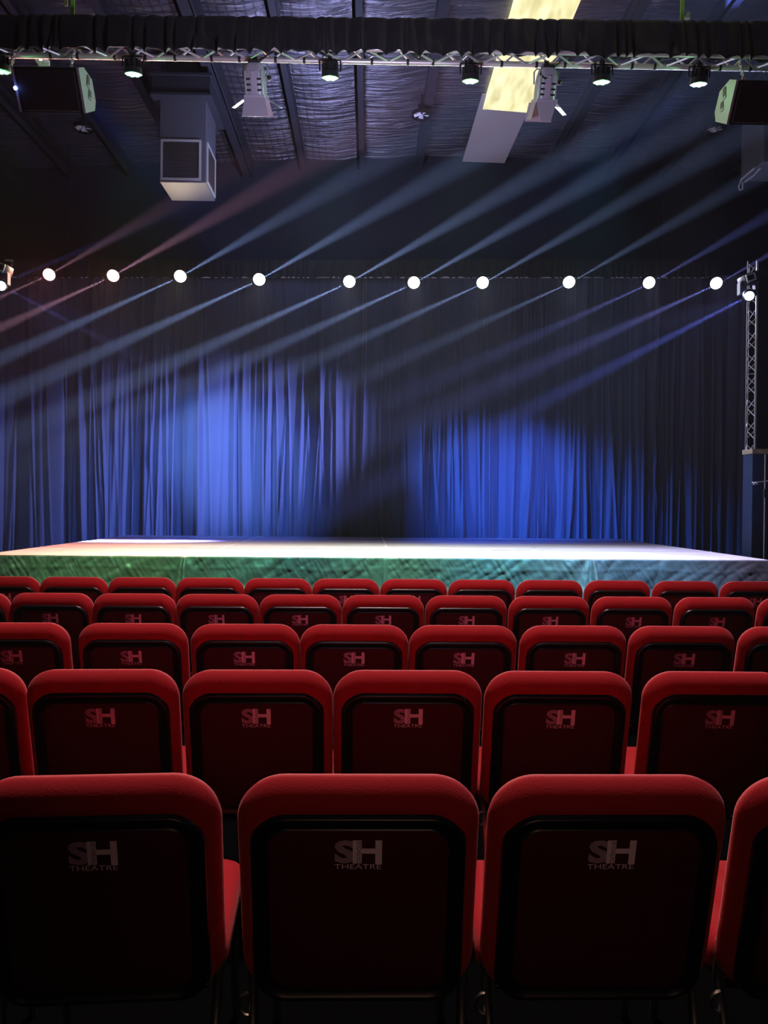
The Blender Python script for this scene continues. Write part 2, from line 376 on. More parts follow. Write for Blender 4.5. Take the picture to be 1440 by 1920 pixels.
# cloth border (valance)
def border(name, TLp, TRp, BLp, BRp, Y, folds, amp, label, cat, group=None, seed=0, seg=900, scallop=0.02):
    rng = random.Random(seed); a, b_, c, d = at(*TLp, Y), at(*TRp, Y), at(*BLp, Y), at(*BRp, Y)
    nr = 14; vs = []
    ph = [rng.random() * 6.28 for _ in range(4)]
    for j in range(nr + 1):
        v = j / nr
        for i in range(seg + 1):
            u = i / seg; x = u * folds + 1.6 * mnoise.noise(Vector((u * 23, seed, 0))) + 0.5 * mnoise.noise(Vector((u * 60, seed, 4)))
            w = mnoise.noise(Vector((x * 0.9, v * 0.8, seed * 3.1))) + 0.5 * mnoise.noise(Vector((x * 2.3, v * 1.3, 5 + seed)))
            s_ = (abs(math.sin(x * PI + 1.2 * w)) ** 0.7)
            top = a.lerp(b_, u); bot = c.lerp(d, u)
            top = top + Vector((0, 0, 0.006 * mnoise.noise(Vector((x * 1.5, 0, seed)))))
            bot = bot + Vector((0, 0, scallop * (s_ - 0.5) + scallop * 0.8 * mnoise.noise(Vector((x * 0.6, 3, seed)))))
            p = top.lerp(bot, v); p.y -= amp * (0.35 + 0.65 * v) * (s_ + 0.4 * w)
            vs.append(p)
    n = seg + 1
    fs = [(j * n + i, j * n + i + 1, (j + 1) * n + i + 1, (j + 1) * n + i) for j in range(nr) for i in range(seg)]
    o = MB().add(vs, fs).build(name, M['blackcloth'], smooth=True, angle=180)
    md = o.modifiers.new('thickness', 'SOLIDIFY'); md.thickness = 0.004; md.offset = 1
    return tag(o, label, cat, group)
border('cloth_border', (-60, 28), (1500, 43), (-60, 95), (1500, 113), 6.93, 48, 0.07, 'gathered black cloth border hanging on the front lighting truss', 'curtain', seed=1)

# slings holding the truss
def sling(px, Y, label):
    p = at(px, 40, Y); b = MB()
    z1 = roofz(p.x) - 0.1; w = 0.022
    b.slab(0.035, z1 - p.z, 0.002, 0.002, [(0, -0.004), (0, 0.004)], lambda x, y, u: (x, y, u + (z1 - p.z) / 2), n=1)
    tag(b.build('truss_sling', M['sling'], loc=p), label, 'sling', 'green slings holding up the truss')
sling(136, 7.05, 'bright green lifting sling above the left part of the cloth border')
sling(1279, 7.05, 'bright green lifting sling above the right part of the cloth border')
p = at(123, 11, 7.3); tag(MB().slab(0.035, 0.9, 0.012, 0.012, [(0, 0), (0, 0.008)], lambda x, y, u: (x, y, u + 0.45), n=4).build('hanging_strip', M['white'], loc=p), 'pale strip hanging at the top edge, beside the left green sling', 'strip')
p = at(1287, 35, 7.1); tag(MB().prism([(-0.03, 0), (0.03, 0), (0.025, 0.05), (0.005, 0.055)], -0.02, 0.02, lambda t, a, c: (a, t, c)).build('bracket', M['white'], loc=p), 'small cream bracket on the truss beside the right green sling', 'bracket')
# small white plate with a tiny lamp, behind the truss at left
q = [at(60, 104, 7.45), at(82, 104, 7.45), at(92, 116, 7.6), at(92, 124, 7.62), at(73, 124, 7.62)]
b = MB(); b.add(q + [v + Vector((0, 0.02, 0.015)) for v in q], [(0, 1, 2, 3, 4), (9, 8, 7, 6, 5)] + [(k, (k + 1) % 5, 5 + (k + 1) % 5, 5 + k) for k in range(5)])
c0 = sum(q, Vector()) / 5
for vtx in range(len(b.v)): b.v[vtx] = tuple(Vector(b.v[vtx]) - c0)
e = empty('white_plate', c0); tag(e, 'small white sloping plate with a tiny lit lamp, above the left speaker', 'plate')
b.build('plate', M['white'], e)
MB().box(at(77, 113, 7.5) - c0 + Vector((0, -0.01, 0)), (0.022, 0.01, 0.014)).build('indicator_lamp', M['ledwhite'], e)

# ------------------------------------------------------------------ hanging speakers
def chain(mb, p0, p1, r=0.006):
    p0 = Vector(p0); p1 = Vector(p1); L = (p1 - p0).length; n = max(2, int(L / 0.028)); d = (p1 - p0) / n
    for i in range(n):
        c = p0 + d * (i + 0.5); ax = Vector((1, 0, 0)) if i % 2 else Vector((0, 1, 0)); zz = d.normalized()
        pts = [c + ax * 0.012 * math.cos(a) + zz * 0.02 * math.sin(a) for a in [2 * PI * k / 8 for k in range(9)]]
        mb.tube(pts, r, 5, caps=False)
def speaker(pxf, W, mirror, label, chains, led=False, Y0=6.95, py=127):
    p = at(pxf, py, Y0); e = empty('hanging_speaker', p); s = -1 if not mirror else 1
    tag(e, label, 'speaker', 'black speakers hanging from the truss')
    # profile in (y,z), front top at the origin, tilted so the front looks down
    prof = [(0, 0), (0.15, 0.0), (0.33, -0.13), (0.34, -0.34), (0.27, -0.43), (0, -0.43)]
    T = Matrix.Rotation(R(31), 2)
    def rt(y, z): v = Vector((y * math.cos(R(31)) - z * math.sin(R(31)), y * math.sin(R(31)) + z * math.cos(R(31)))); return v
    prof = [(y, z * 0.84) for y, z in prof]
    P = [tuple(rt(y, z)) for y, z in prof]
    MB().prism(P, s * 0.02, s * (W - 0.02), lambda t, a, c: (t, a, c)).build('cabinet', M['black'], e)
    cap = MB().prism(P, 0, s * 0.022, lambda t, a, c: (t, a, c)).build('side_panel', M['speakside'], e)
    MB().prism(P, s * W, s * (W - 0.022), lambda t, a, c: (t, a, c)).build('side_panel', M['speakside'], e)
    for (y, z, hh) in ((0.20, -0.115, 0.075), (0.19, -0.225, 0.06)):
        h = MB(); c = rt(y, z); d = rt(0.02, 0) - rt(0, 0); u = rt(0, -0.06) - rt(0, 0)
        h.slab(0.06, hh * 1.4, 0.01, 0.01, [(0, 0), (0, -0.004)], lambda x, yy, uu: (-s * (0.002) + s * yy * -0.0 - s * 0.0 + (0.004 if not mirror else -0.004) * (1 if yy else 0), c.x + x, c.y + uu), n=3)
        h.build('handle_hole', M['grille'], cap)
        hb = MB(); hb.slab(0.05, 0.018, 0.005, 0.005, [(0, 0), (0, 1)], lambda x, yy, uu: ((0.010 if not mirror else -0.010) * yy, c.x + x - 0.01, c.y + uu - hh * 0.62), n=3)
        hb.build('handle_lip', M['speakside'], cap)
    g = MB(); a_, c_ = rt(-0.008, -0.02), rt(-0.008, -0.345)
    g.slab(W - 0.08, 0.33, 0.02, 0.02, [(0, 0.006), (0, -0.004), (0.006, -0.008)], lambda x, yy, u: (s * W / 2 + x, (a_.x + c_.x) / 2 - u * math.sin(R(31)) + yy, (a_.y + c_.y) / 2 + u * math.cos(R(31))), n=4)
    g.build('front_grille', M['grille'], e)
    if led:
        q1 = at(29, 165, Y0 + 0.05) - p; MB().lathe([(0.001, -0.012), (0.016, -0.008), (0.018, 0.004)], 12, Matrix.Translation(q1) @ Matrix.Rotation(R(-90), 4, 'X')).build('power_lamp', M['ledblue'], e)
    for cx in chains:
        cb = MB(); a0 = at(cx, py - 24, 7.2); a0 = Vector((a0.x, 7.14, a0.z - 0.0)) - p
        chain(cb, a0 + Vector((0, 0.02, 0.03)), Vector((a0.x, 0.10, 0.02)), 0.007)
        cb.build('chain', M['alu'], e)
    return e
speaker(147, 0.60, False, 'black loudspeaker with greenish side panel hanging at the left end of the truss', [33, 143], led=True)
speaker(1381, 0.62, True, 'black loudspeaker with pale side panel hanging at the right edge, partly cut off', [1383], py=150)

# ------------------------------------------------------------------ LED pars on the front truss
def led_par(px, py, col, label, estr, tiltx=20, tilty=0, part_g=None):
    top = at(px, py - 34, YT); e = empty('led_par', top); tag(e, label, 'stage light', 'small black led lamps under the front truss')
    face_c = at(px, py, 7.15) - top
    d = Vector((math.sin(R(tilty)), -math.sin(R(tiltx)), -math.cos(R(tiltx)))).normalized()
    RM = look(d).to_4x4(); MT = Matrix.Translation(face_c) @ RM      # local -Z along d
    rr = 0.077
    b = MB(); b.lathe([(rr * 0.55, 0.13), (rr * 0.62, 0.128), (rr * 0.7, 0.06), (rr, 0.05), (rr * 1.04, 0.0), (rr * 0.96, -0.004), (rr * 0.96, 0.006)], 24, MT, True, False)
    b.build('lamp_body', M['finmetal'], e, smooth=True)
    b = MB()
    for k in range(10):
        a = 2 * PI * k / 10; c = MT @ Vector((rr * 0.80 * math.cos(a), rr * 0.80 * math.sin(a), 0.085)); b.box(c, (0.006, 0.03, 0.07), RM.to_3x3() @ Matrix.Rotation(a + PI / 2, 3, 'Z'))
    b.build('heat_fins', M['finmetal'], e)
    em = mat('led_face', (0.3, 0.3, 0.3), emit=col, estr=estr)
    b = MB(); b.lathe([(rr * 0.95, 0.004), (rr * 0.95, 0.0)], 24, MT)
    for k in range(7):
        a = 2 * PI * k / 6; q = 0 if k == 6 else rr * 0.6
        b.lathe([(rr * 0.26, 0.0), (rr * 0.24, -0.008), (rr * 0.1, -0.012)], 10, MT @ Matrix.Translation((q * math.cos(a), q * math.sin(a), 0)), False, True)
    b.build('lamp_lens', em, e, smooth=True)
    b = MB(); w = rr + 0.02; zt = -0.01; fy = face_c.y; zz = (MT @ Vector((0, 0, 0.06)))
    b.tube([(-w + zz.x, zz.y, zz.z), (-w + zz.x, zz.y, zt - 0.035), (-w * 0.9 + zz.x, zz.y, zt - 0.03), (w * 0.9 + zz.x, zz.y, zt - 0.03), (w + zz.x, zz.y, zt - 0.035), (w + zz.x, zz.y, zz.z)], 0.007, 6)
    b.build('yoke', M['black'], e)
    b = MB(); b.box((0, -0.01, 0.0), (0.04, 0.06, 0.06)); b.tube([(0, 0, -0.03), (0, -0.02, 0.06)], 0.01, 8); b.lathe([(0.034, -0.02), (0.034, 0.02)], 14, Matrix.Translation((0, 0, 0.005)) @ Matrix.Rotation(R(90), 4, 'Y'))
    b.build('clamp', M['black'], e)
    return top + face_c, d
PARS = [(3, 134, (0.25, 1.0, 0.45), 'small led lamp with green glow cut off by the left edge', 5),
        (250, 139, (0.45, 1.0, 0.80), 'small led lamp above the air duct, glowing pale green-white', 12),
        (619, 146, (0.40, 1.0, 0.40), 'small led lamp glowing green, right of the first silver spotlight', 12),
        (882, 152, (0.35, 1.0, 0.35), 'small led lamp glowing green beside the bright skylight strip', 12),
        (1128, 154, (0.40, 1.0, 0.45), 'small led lamp glowing green, right of the second silver spotlight', 12),
        (1310, 158, (0.65, 0.95, 0.95), 'small led lamp glowing white beside the right-hand speaker', 12)]
par_out = []
for px, py, c, lab, es in PARS:
    par_out.append((led_par(px, py, c, lab, es * 0.22, tiltx=-12), c))

# ------------------------------------------------------------------ silver fresnel spotlights
def fresnel(px, py, label, flaps, flip=1):
    top = at(px, py, YT); e = empty('theatre_spotlight', top); tag(e, label, 'stage light', 'silver spotlights with barn doors')
    d = Vector((0.02 * flip, 0.42, -0.91)).normalized(); RM = look(d).to_4x4()
    cpos = Vector((0, 0.0, -0.18)); MT = Matrix.Translation(cpos) @ RM
    b = MB()
    tf = lambda x, y, u: MT @ Vector((x, u, y))
    b.slab(0.19, 0.19, 0.06, 0.06, [(0.05, 0.14), (0.02, 0.11), (0.006, 0.06), (0, 0.0), (0, -0.13)], tf)
    b.build('lamp_body', M['silver'], e, smooth=True)
    b = MB()
    for zz in (0.0, -0.045, -0.09):
        for sx in (-0.055, 0.055):
            for sy in (-1, 1): b.box(MT @ Vector((sx, sy * 0.0955, zz)), (0.05, 0.004, 0.016), RM.to_3x3())
    b.box(MT @ Vector((0, 0, 0.145)), (0.10, 0.10, 0.03), RM.to_3x3())
    b.build('vent_slots', M['black'], e)
    b = MB()
    for sx in (-1, 0, 1): b.box(MT @ Vector((sx * 0.075, -0.097, -0.03)), (0.012 if sx else 0.045, 0.008, 0.19), RM.to_3x3())
    b.build('body_ribs', M['silver'], e)
    b = MB(); w = 0.112
    b.tube([(-w, cpos.y, cpos.z), (-w, 0, -0.07), (-w * 0.8, 0, -0.04), (w * 0.8, 0, -0.04), (w, 0, -0.07), (w, cpos.y, cpos.z)], 0.008, 6)
    b.build('yoke', M['silver'], e)
    MB().lathe([(0.02, 0), (0.022, 0.02), (0.012, 0.035)], 10, Matrix.Translation((w, cpos.y, cpos.z + 0.02)) @ Matrix.Rotation(R(90), 4, 'Y')).build('tilt_knob', M['black'], e)
    b = MB(); b.box((0, 0, -0.005), (0.04, 0.06, 0.06)); b.lathe([(0.036, -0.02), (0.036, 0.02)], 14, Matrix.Translation((0, 0, 0.0)) @ Matrix.Rotation(R(90), 4, 'Y'))
    b.build('clamp', M['black'], e)
    b = MB(); b.slab(0.205, 0.205, 0.012, 0.012, [(0, -0.128), (0, -0.15), (0.01, -0.152)], tf, n=3); b.build('door_frame', M['silver'], e)
    # flaps: (side, open angle, near width, far width, length, colour)
    for (side, ang, w0, w1, L) in flaps:
        Rz = Matrix.Rotation(R({'back': 0, 'front': 180, 'left': 90, 'right': -90}[side]), 4, 'Z')
        # hinge at local (0,-0.1,-0.15); flap extends along -z, opened outwards by ang
        hp = Matrix.Translation((0, -0.10, -0.15)) @ Matrix.Rotation(R(-ang), 4, 'X')
        P = [Vector((-w0 / 2, 0, 0)), Vector((w0 / 2, 0, 0)), Vector((w1 / 2, 0, -L)), Vector((-w1 / 2, 0, -L))]
        f = MB(); top_ = [MT @ Rz @ hp @ p for p in P]; bot_ = [MT @ Rz @ hp @ (p + Vector((0, 0.004, 0))) for p in P]
        f.add(top_ + bot_, [(0, 1, 2, 3), (7, 6, 5, 4), (0, 4, 5, 1), (1, 5, 6, 2), (2, 6, 7, 3), (3, 7, 4, 0)])
        f.build('barn_door', M['silver'], e)
    b = MB(); b.tube([(0.0, 0, -0.06), (-0.06, -0.08, -0.08), (-0.075, -0.10, -0.15), (-0.03, -0.11, -0.19), (0.03, -0.10, -0.15), (0.05, -0.04, -0.06), (0.16, -0.03, 0.05), (0.30, -0.06, 0.10)] if flip < 0 else [(0.0, 0, -0.07), (0.05, -0.05, -0.03), (0.13, -0.05, 0.03), (0.26, -0.06, 0.09)], 0.008, 6)
    b.build('power_cable', M['cable'], e, smooth=True)
    return e
fresnel(479, 113, 'silver spotlight with barn doors, left of the two on the truss', [('back', 12, 0.19, 0.25, 0.16), ('front', 20, 0.19, 0.25, 0.16), ('left', 58, 0.16, 0.16, 0.15), ('right', 58, 0.16, 0.16, 0.15)])
fresnel(1024, 122, 'silver spotlight with barn doors, right of the bright skylight strip', [('back', 14, 0.19, 0.10, 0.17), ('front', 22, 0.24, 0.26, 0.17), ('left', 50, 0.18, 0.14, 0.15), ('right', 10, 0.18, 0.18, 0.15)], flip=-1)

# ------------------------------------------------------------------ stage
H = at(690, 1047, 9.8).z
SX = [-4.98, -2.24, 0.30, 2.74, 5.32]; SY = [9.8, 11.8, 13.7, 15.4, 16.1]
st = empty('stage', (0, 9.8, 0)); tag(st, 'low wide stage platform with pale scuffed deck panels', 'stage')
for j in range(4):
    for i in range(4):
        x0, x1, y0, y1 = SX[i], SX[i + 1], SY[j], SY[j + 1]
        g = 0.006
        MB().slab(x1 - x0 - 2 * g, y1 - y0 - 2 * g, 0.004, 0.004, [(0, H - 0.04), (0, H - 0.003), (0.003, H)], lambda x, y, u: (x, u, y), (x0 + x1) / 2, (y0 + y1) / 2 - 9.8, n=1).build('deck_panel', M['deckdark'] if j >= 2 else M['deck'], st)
b = MB()
for j in (1, 2, 3): b.box((0.17, SY[j] - 9.8, H + 0.001), (10.3, 0.03, 0.006))
for i in (1, 2, 3): b.box((SX[i], (16.1 - 9.8) / 2, H + 0.001), (0.03, 6.3, 0.006))
b.build('joint_strip', M['deckedge'], st)
b = MB(); b.box((0.17, 3.18, H / 2 - 0.03), (10.2, 6.15, H - 0.06)); b.build('understage', M['black'], st)
# skirt cloth round the front
def skirt():
    seg = 1100; nr = 40; vs = []; X0, X1 = -5.03, 5.37
    flaps = [at(345, 1060, 9.75).x, at(1110, 1060, 9.75).x, at(718, 1060, 9.75).x]
    for j in range(nr + 1):
        v = j / nr
        for i in range(seg + 1):
            u = i / seg; x = X0 + (X1 - X0) * u
            w = 0.045 * abs(mnoise.noise(Vector((x * 3.2, v * 0.8, 2)))) + 0.030 * abs(mnoise.noise(Vector((x * 5 + v * 6, v * 2.5, 7)))) ** 0.8 + 0.022 * abs(mnoise.noise(Vector((x * 13 - v * 7, v * 3, 1))))
            for k, fx in enumerate(flaps):
                dd = (x - fx) / (0.04 + 0.20 * v * (1.4 if k == 1 else 0.7)); w += 0.20 * v ** 0.6 * math.exp(-dd * dd) * (1 if k != 2 else 0.4) * (1 + 0.4 * math.sin(dd * 5))
            crease = 0.007 if abs((v * 3 + 0.15 * mnoise.noise(Vector((x, 0, 0)))) % 1.0 - 0.5) < 0.05 else 0
            sag = 0.010 * mnoise.noise(Vector((x * 1.3, 0, 4)))
            z = (H + 0.006 + sag * 0.4) * (1 - v)
            vs.append((x, 9.78 - w - crease - 0.012 * v, z))
    n = seg + 1
    fs = [(j * n + i, j * n + i + 1, (j + 1) * n + i + 1, (j + 1) * n + i) for j in range(nr) for i in range(seg)]
    # lip lying over the deck edge
    o = len(vs)
    for i in range(n):
        u = i / seg; x = X0 + (X1 - X0) * u
        vs.append((x, 9.86 + 0.03 * mnoise.noise(Vector((x * 1.7, 5, 0))), H + 0.008 + 0.004 * mnoise.noise(Vector((x * 5, 0, 0)))))
    fs += [(o + i, o + i + 1, i + 1, i) for i in range(seg)]
    ob = MB().add(vs, fs).build('stage_skirt', M['skirt'], smooth=True, angle=180)
    md = ob.modifiers.new('t', 'SOLIDIFY'); md.thickness = 0.004; md.offset = 1
    tag(ob, 'creased dark cloth skirt hanging along the front of the stage', 'stage skirt')
skirt()

# ------------------------------------------------------------------ curtains
def curtain(xa, xb, Y, ztop, seed, label, dense):
    rng = np.random.RandomState(seed); W = xb - xa
    nx = int(W / 0.014); nz = 46
    x = np.linspace(xa, xb, nx + 1)[None, :]; v = np.linspace(0, 1, nz + 1)[:, None]      # v=0 top
    y = 0.05 * np.sin(x * 2.1 + 0.5 * np.sin(v * 2 + seed)) + 0.03 * np.sin(x * 5.3 + v * 0.7 + seed)
    n = int(W * dense)
    for k in range(n):
        x0 = xa + rng.rand() * W; wd = 0.014 + 0.045 * rng.rand() ** 2.0; am = 0.03 + 0.09 * rng.rand() ** 1.4
        drift = rng.randn() * 0.10; bend = rng.randn() * 0.05; sk = rng.randn() * 0.3
        c = x0 + drift * v + bend * np.sin(v * PI * (0.6 + rng.rand()))
        fade = np.clip((0.35 + 0.9 * v) if rng.rand() < 0.6 else (1.0 - 0.5 * v), 0, 1.2)
        if rng.rand() < 0.25: fade = fade * np.clip((v - rng.rand() * 0.6) * 4, 0, 1)
        d = (x - c) / (wd * (0.8 + 0.5 * v)); y -= am * fade * np.exp(-d * d)
    for k in range(int(n * 0.5)):      # valleys
        x0 = xa + rng.rand() * W; wd = 0.02 + 0.05 * rng.rand(); am = 0.03 + 0.05 * rng.rand()
        c = x0 + rng.randn() * 0.08 * v; d = (x - c) / wd; y += am * np.exp(-d * d) * (0.4 + 0.6 * v)
    X = np.broadcast_to(x, y.shape); Z = ztop * (1 - v) + 0.03 * v + 0 * x
    vs = np.stack([X, Y + y, np.broadcast_to(Z, y.shape)], -1).reshape(-1, 3)
    idx = np.arange((nz + 1) * (nx + 1)).reshape(nz + 1, nx + 1)
    f = np.stack([idx[:-1, :-1], idx[1:, :-1], idx[1:, 1:], idx[:-1, 1:]], -1).reshape(-1, 4)
    me = bpy.data.meshes.new('stage_curtain'); me.from_pydata(vs.tolist(), [], f.tolist()); me.materials.append(M['velvet'])
    me.polygons.foreach_set('use_smooth', [True] * len(me.polygons)); me.update()
    o = bpy.data.objects.new('stage_curtain', me); COL.objects.link(o)
    return tag(o, label, 'curtain', 'black drapes behind the stage')
ZC = at(700, 505, 16.5).z
XM = at(697, 800, 16.5).x
curtain(-8.3, XM + 0.03, 16.5, ZC, 3, 'left half of the pleated black stage drapes, lit lavender and blue', 9)
curtain(XM - 0.02, at(1394, 800, 16.5).x, 16.53, ZC, 11, 'right half of the pleated black stage drapes, lit deep blue', 8)

# rear truss, its border and the ten backlights
YR = 16.05
RA = at(20, 519, YR); RB = at(1338, 520, YR)
e = empty('rear_truss', RA); tag(e, 'rear lighting truss mostly hidden behind a black border above the drapes', 'truss')
ch, di = truss_bm((0, 0, 0), RB - RA, Vector((0, -0.25, 0)), Vector((0, 0, at(20, 495, YR).z - RA.z)), 0.5, 0.02, 0.009)
ch.build('main_tube', M['alu'], e, smooth=True); di.build('lattice', M['alu'], e)
for px in (128, 455, 781, 1243):
    q = at(px, 490, YR) - RA; MB().tube([q, Vector((q.x, q.y, roofz(q.x + RA.x) - RA.z - 0.1))], 0.006, 6).build('suspension_wire', M['black'], e)
border('cloth_border', (25, 486), (1350, 486), (25, 522), (1350, 521), 15.72, 95, 0.03, 'thin black gathered border running behind the row of bright lamps', 'curtain', seed=5, seg=1300, scallop=0.03)

YL = 15.35
LAMPS = [(92, 515, (1.0, 0.20, 0.17)), (212, 517, (1.0, 0.36, 0.27)), (338, 518, (1.0, 0.80, 0.55)), (486, 524, (0.95, 0.97, 0.78)), (655, 528, (0.95, 1.0, 0.85)),
         (776, 530, (0.92, 0.98, 0.85)), (905, 530, (0.85, 0.90, 0.95)), (1067, 529, (0.80, 0.85, 1.0)), (1217, 530, (0.62, 0.62, 1.0)), (1343, 531, (0.50, 0.42, 1.0))]
NAMES = ['glowing red, farthest left of the row', 'glowing salmon pink, second from the left', 'glowing warm white, third from the left', 'glowing white, fourth from the left, above the left blue pool',
         'glowing white, fifth from the left, near the middle', 'glowing white, just right of the middle', 'glowing white, seventh from the left', 'glowing cool white, third from the right',
         'glowing lavender, second from the right', 'glowing violet, farthest right of the row']
def spot(name, loc, d, col, energy, size, blend=0.5, radius=0.05, shadow=True):
    l = bpy.data.lights.new(name, 'SPOT'); l.color = col; l.energy = energy; l.spot_size = R(size); l.spot_blend = blend; l.shadow_soft_size = radius
    o = bpy.data.objects.new(name, l); COL.objects.link(o); o.location = loc; o.rotation_euler = look(d).to_euler(); return o
WASH = 750; BEAM = 800000; GLOW = 480; DECK = 1400
for i, ((px, py, col), nm) in enumerate(zip(LAMPS, NAMES)):
    p = at(px, py, YL); e = empty('backlight', p); tag(e, 'round stage lamp ' + nm, 'stage light', 'row of bright lamps on the rear truss')
    d = (Vector((p.x * 0.75, 4.0, 0.5)) - p).normalized(); RM = look(d).to_4x4()
    r = 0.115
    MB().lathe([(r * 0.5, 0.20), (r * 0.6, 0.19), (r * 0.9, 0.08), (r * 1.12, 0.05), (r * 1.15, -0.01), (r * 1.02, -0.012), (r * 1.0, 0.01)], 24, RM, True, False).build('lamp_body', M['black'], e, smooth=True)
    em = mat('lamp_glow', (0.2, 0.2, 0.2), emit=tuple(0.45 + 0.55 * c for c in col), estr=22 if i > 1 else 7)
    MB().lathe([(r * 1.0, 0.012), (r * 0.95, 0.0), (r * 0.5, -0.012), (r * 0.05, -0.016)], 24, RM, True, True).build('lamp_lens', em, e, smooth=True)
    b = MB(); w = r + 0.05; q = RM @ Vector((0, 0, 0.08))
    b.tube([(-w, q.y, q.z), (-w, 0.10, 0.16), (-w * .8, 0.12, 0.19), (w * .8, 0.12, 0.19), (w, 0.10, 0.16), (w, q.y, q.z)], 0.009, 6); b.build('yoke', M['black'], e)
    b = MB(); b.tube([(0, 0.12, 0.19), (0, 0.44, 0.20)], 0.02, 8); b.box((0, 0.14, 0.21), (0.05, 0.05, 0.06)); b.build('clamp', M['black'], e)
    dw = (Vector((p.x * 0.8, 15.35 - 4.0 * 1.55, 6.0 - 4.0 * 1.0)) - Vector((p.x, 15.35, 6.0))).normalized()
    spot('backlight_beam', p + d * 0.06, dw, col, WASH * (1.0 if 1 < i < 8 else 0.8), 40, 0.8, 0.10)
    spot('backlight_deck_wash', p + d * 0.06, Vector((p.x * 0.8, 10.7, 0.8)) - p, col, DECK * (1.0 if 1 < i < 8 else 0.8), 46, 1.0, 0.10)
    spot('backlight_glow', p + d * 0.06, d, col, GLOW * (2.0 if i < 2 else 1), 125, 1.0, 0.02)
    # added spots drawing haze streaks across each lamp, down-left and up-right
    bc = (0.35, 0.50, 1.0) if 2 <= i < 8 else ((0.85, 0.40, 0.60) if i < 2 else (0.25, 0.28, 1.0))
    k = [0.35, 0.8, 1.0, 1.3, 1.3, 1.1, 0.8, 0.5, 0.5, 0.8][i]
    pe = 690 + 9.8 / 2.5 * 1440; q = at(pe, py - (pe - px) * math.tan(R(30)), 2.5); up_ = (q - p).normalized()   # ends on the dark side wall
    q = at(px - 500, py + 500 * math.tan(R(24.5)), 14.6); dn = (q - p).normalized()
    spot('streak_spot', p + d * 0.10 + dn * 0.10, dn, bc, BEAM * k, 6.0, 1.0, 0.012)
    spot('streak_spot', p + d * 0.10 + up_ * 0.10, up_, bc, BEAM * 0.8 * k * (0.5 if i == 9 else 1), 5.5, 1.0, 0.012)

# ------------------------------------------------------------------ towers with moving heads
YTW = 12.6
def tower(pxc, pyt, label):
    p = at(pxc, 1000, YTW); base = Vector((p.x, YTW, 0)); top = at(pxc + 1, pyt, YTW).z
    e = empty('truss_tower', base); tag(e, label, 'truss tower', 'slim silver truss towers beside the stage')
    s_ = 0.105
    A = [Vector((s_ * 0.55, -0.05, 0)), Vector((-s_ * 0.75, 0.0, 0)), Vector((s_ * 0.2, 0.14, 0))]
    MB().tube([A[0], A[0] + Vector((0, 0, top))], 0.020, 12).build('main_tube', M['alu'], e, smooth=True)
    b = MB(); b.tube([A[1], A[1] + Vector((0, 0, top))], 0.009, 8); b.tube([A[2], A[2] + Vector((0, 0, top))], 0.009, 8); b.build('side_tube', M['alu'], e, smooth=True)
    b = MB(); n = 15; hh = top / n
    for k in range(n):
        for (a_, c_) in ((0, 1), (1, 2), (2, 0)):
            b.tube([A[a_] + Vector((0, 0, hh * (k + 0.5))), A[c_] + Vector((0, 0, hh * (k + 0.08)))], 0.0065, 6)
            b.tube([A[a_] + Vector((0, 0, hh * (k + 0.5))), A[c_] + Vector((0, 0, hh * (k + 0.92)))], 0.0065, 6)
        if k % 5 == 0: b.tube([A[0] + Vector((0, 0, hh * k)), A[1] + Vector((0, 0, hh * k))], 0.0065, 6)
    b.build('lattice', M['alu'], e)
    MB().slab(0.6, 0.6, 0.02, 0.02, [(0, 0.0), (0, 0.012)], lambda x, y, u: (x, u, y), n=2).build('base_plate', M['black'], e)
    return base, top
def moving_head(pxb, pyb, pxl, pyl, label, mirror=False):
    pl = at(pxl, pyl, YTW - 0.35); e = empty('moving_head_light', pl); tag(e, label, 'stage light', 'moving head lights on the towers')
    s = -1 if mirror else 1
    tl = Matrix.Rotation(R(-16 * s), 3, 'Y')
    # base block
    b = MB(); c = Vector((0.07 * s, 0.05, 0.30)); b.slab(0.36, 0.16, 0.03, 0.03, [(0.02, -0.14), (0, -0.11), (0, 0.12), (0.02, 0.15)], lambda x, y, u: c + tl @ Vector((x, y, u)), n=4); b.build('base', M['black'], e, smooth=True)
    b = MB()
    pc = Vector((-0.10, -0.145, 0.0))
    b.slab(0.15, 0.12, 0.015, 0.015, [(0, 0.01), (0, -0.01), (0.018, -0.01), (0.018, 0.0)], lambda x, y, u: c + tl @ (Vector((x * 1 + pc.x * s, y + pc.y, u))), n=3, capa=False, capb=False); b.build('display_frame', M['silver'], e)
    b = MB(); b.slab(0.11, 0.08, 0.008, 0.008, [(0, 0.002), (0, -0.004)], lambda x, y, u: c + tl @ (Vector((x + pc.x * s, y + pc.y, u))), n=3); b.build('display', M['grille'], e)
    b = MB()
    for sx in (-0.15, 0.10): b.slab(0.045, 0.22, 0.02, 0.02, [(0, 0), (0, 0.10)], lambda x, y, u: Vector((x + sx + 0.03 * s, y + 0.02, u + 0.13)), n=4)
    b.box((0.03 * s - 0.02, 0.06, 0.225), (0.29, 0.11, 0.035)); b.build('yoke', M['duct'], e)
    d = Vector((-0.38 * s, -0.86, -0.33)).normalized(); RM = look(d).to_4x4()
    MB().lathe([(0.05, 0.28), (0.09, 0.25), (0.095, 0.05), (0.075, 0.0), (0.07, 0.012)], 20, RM, True, False).build('lamp_head', M['black'], e, smooth=True)
    em = mat('moving_head_glow', (0.2, 0.2, 0.3), emit=(0.55, 0.8, 1.0), estr=25)
    MB().lathe([(0.068, 0.012), (0.06, -0.004), (0.01, -0.012)], 20, RM).build('lamp_lens', em, e, smooth=True)
    b = MB(); b.tube([(0.10 * s, 0.06, 0.36), (0.10 * s, 0.34, 0.42)], 0.025, 8); b.build('clamp', M['black'], e)
    return pl
tower(1404, 490, 'slim silver truss tower standing at the right side of the stage')
tower(-14, 490, 'slim silver truss tower just at the left edge of the frame')
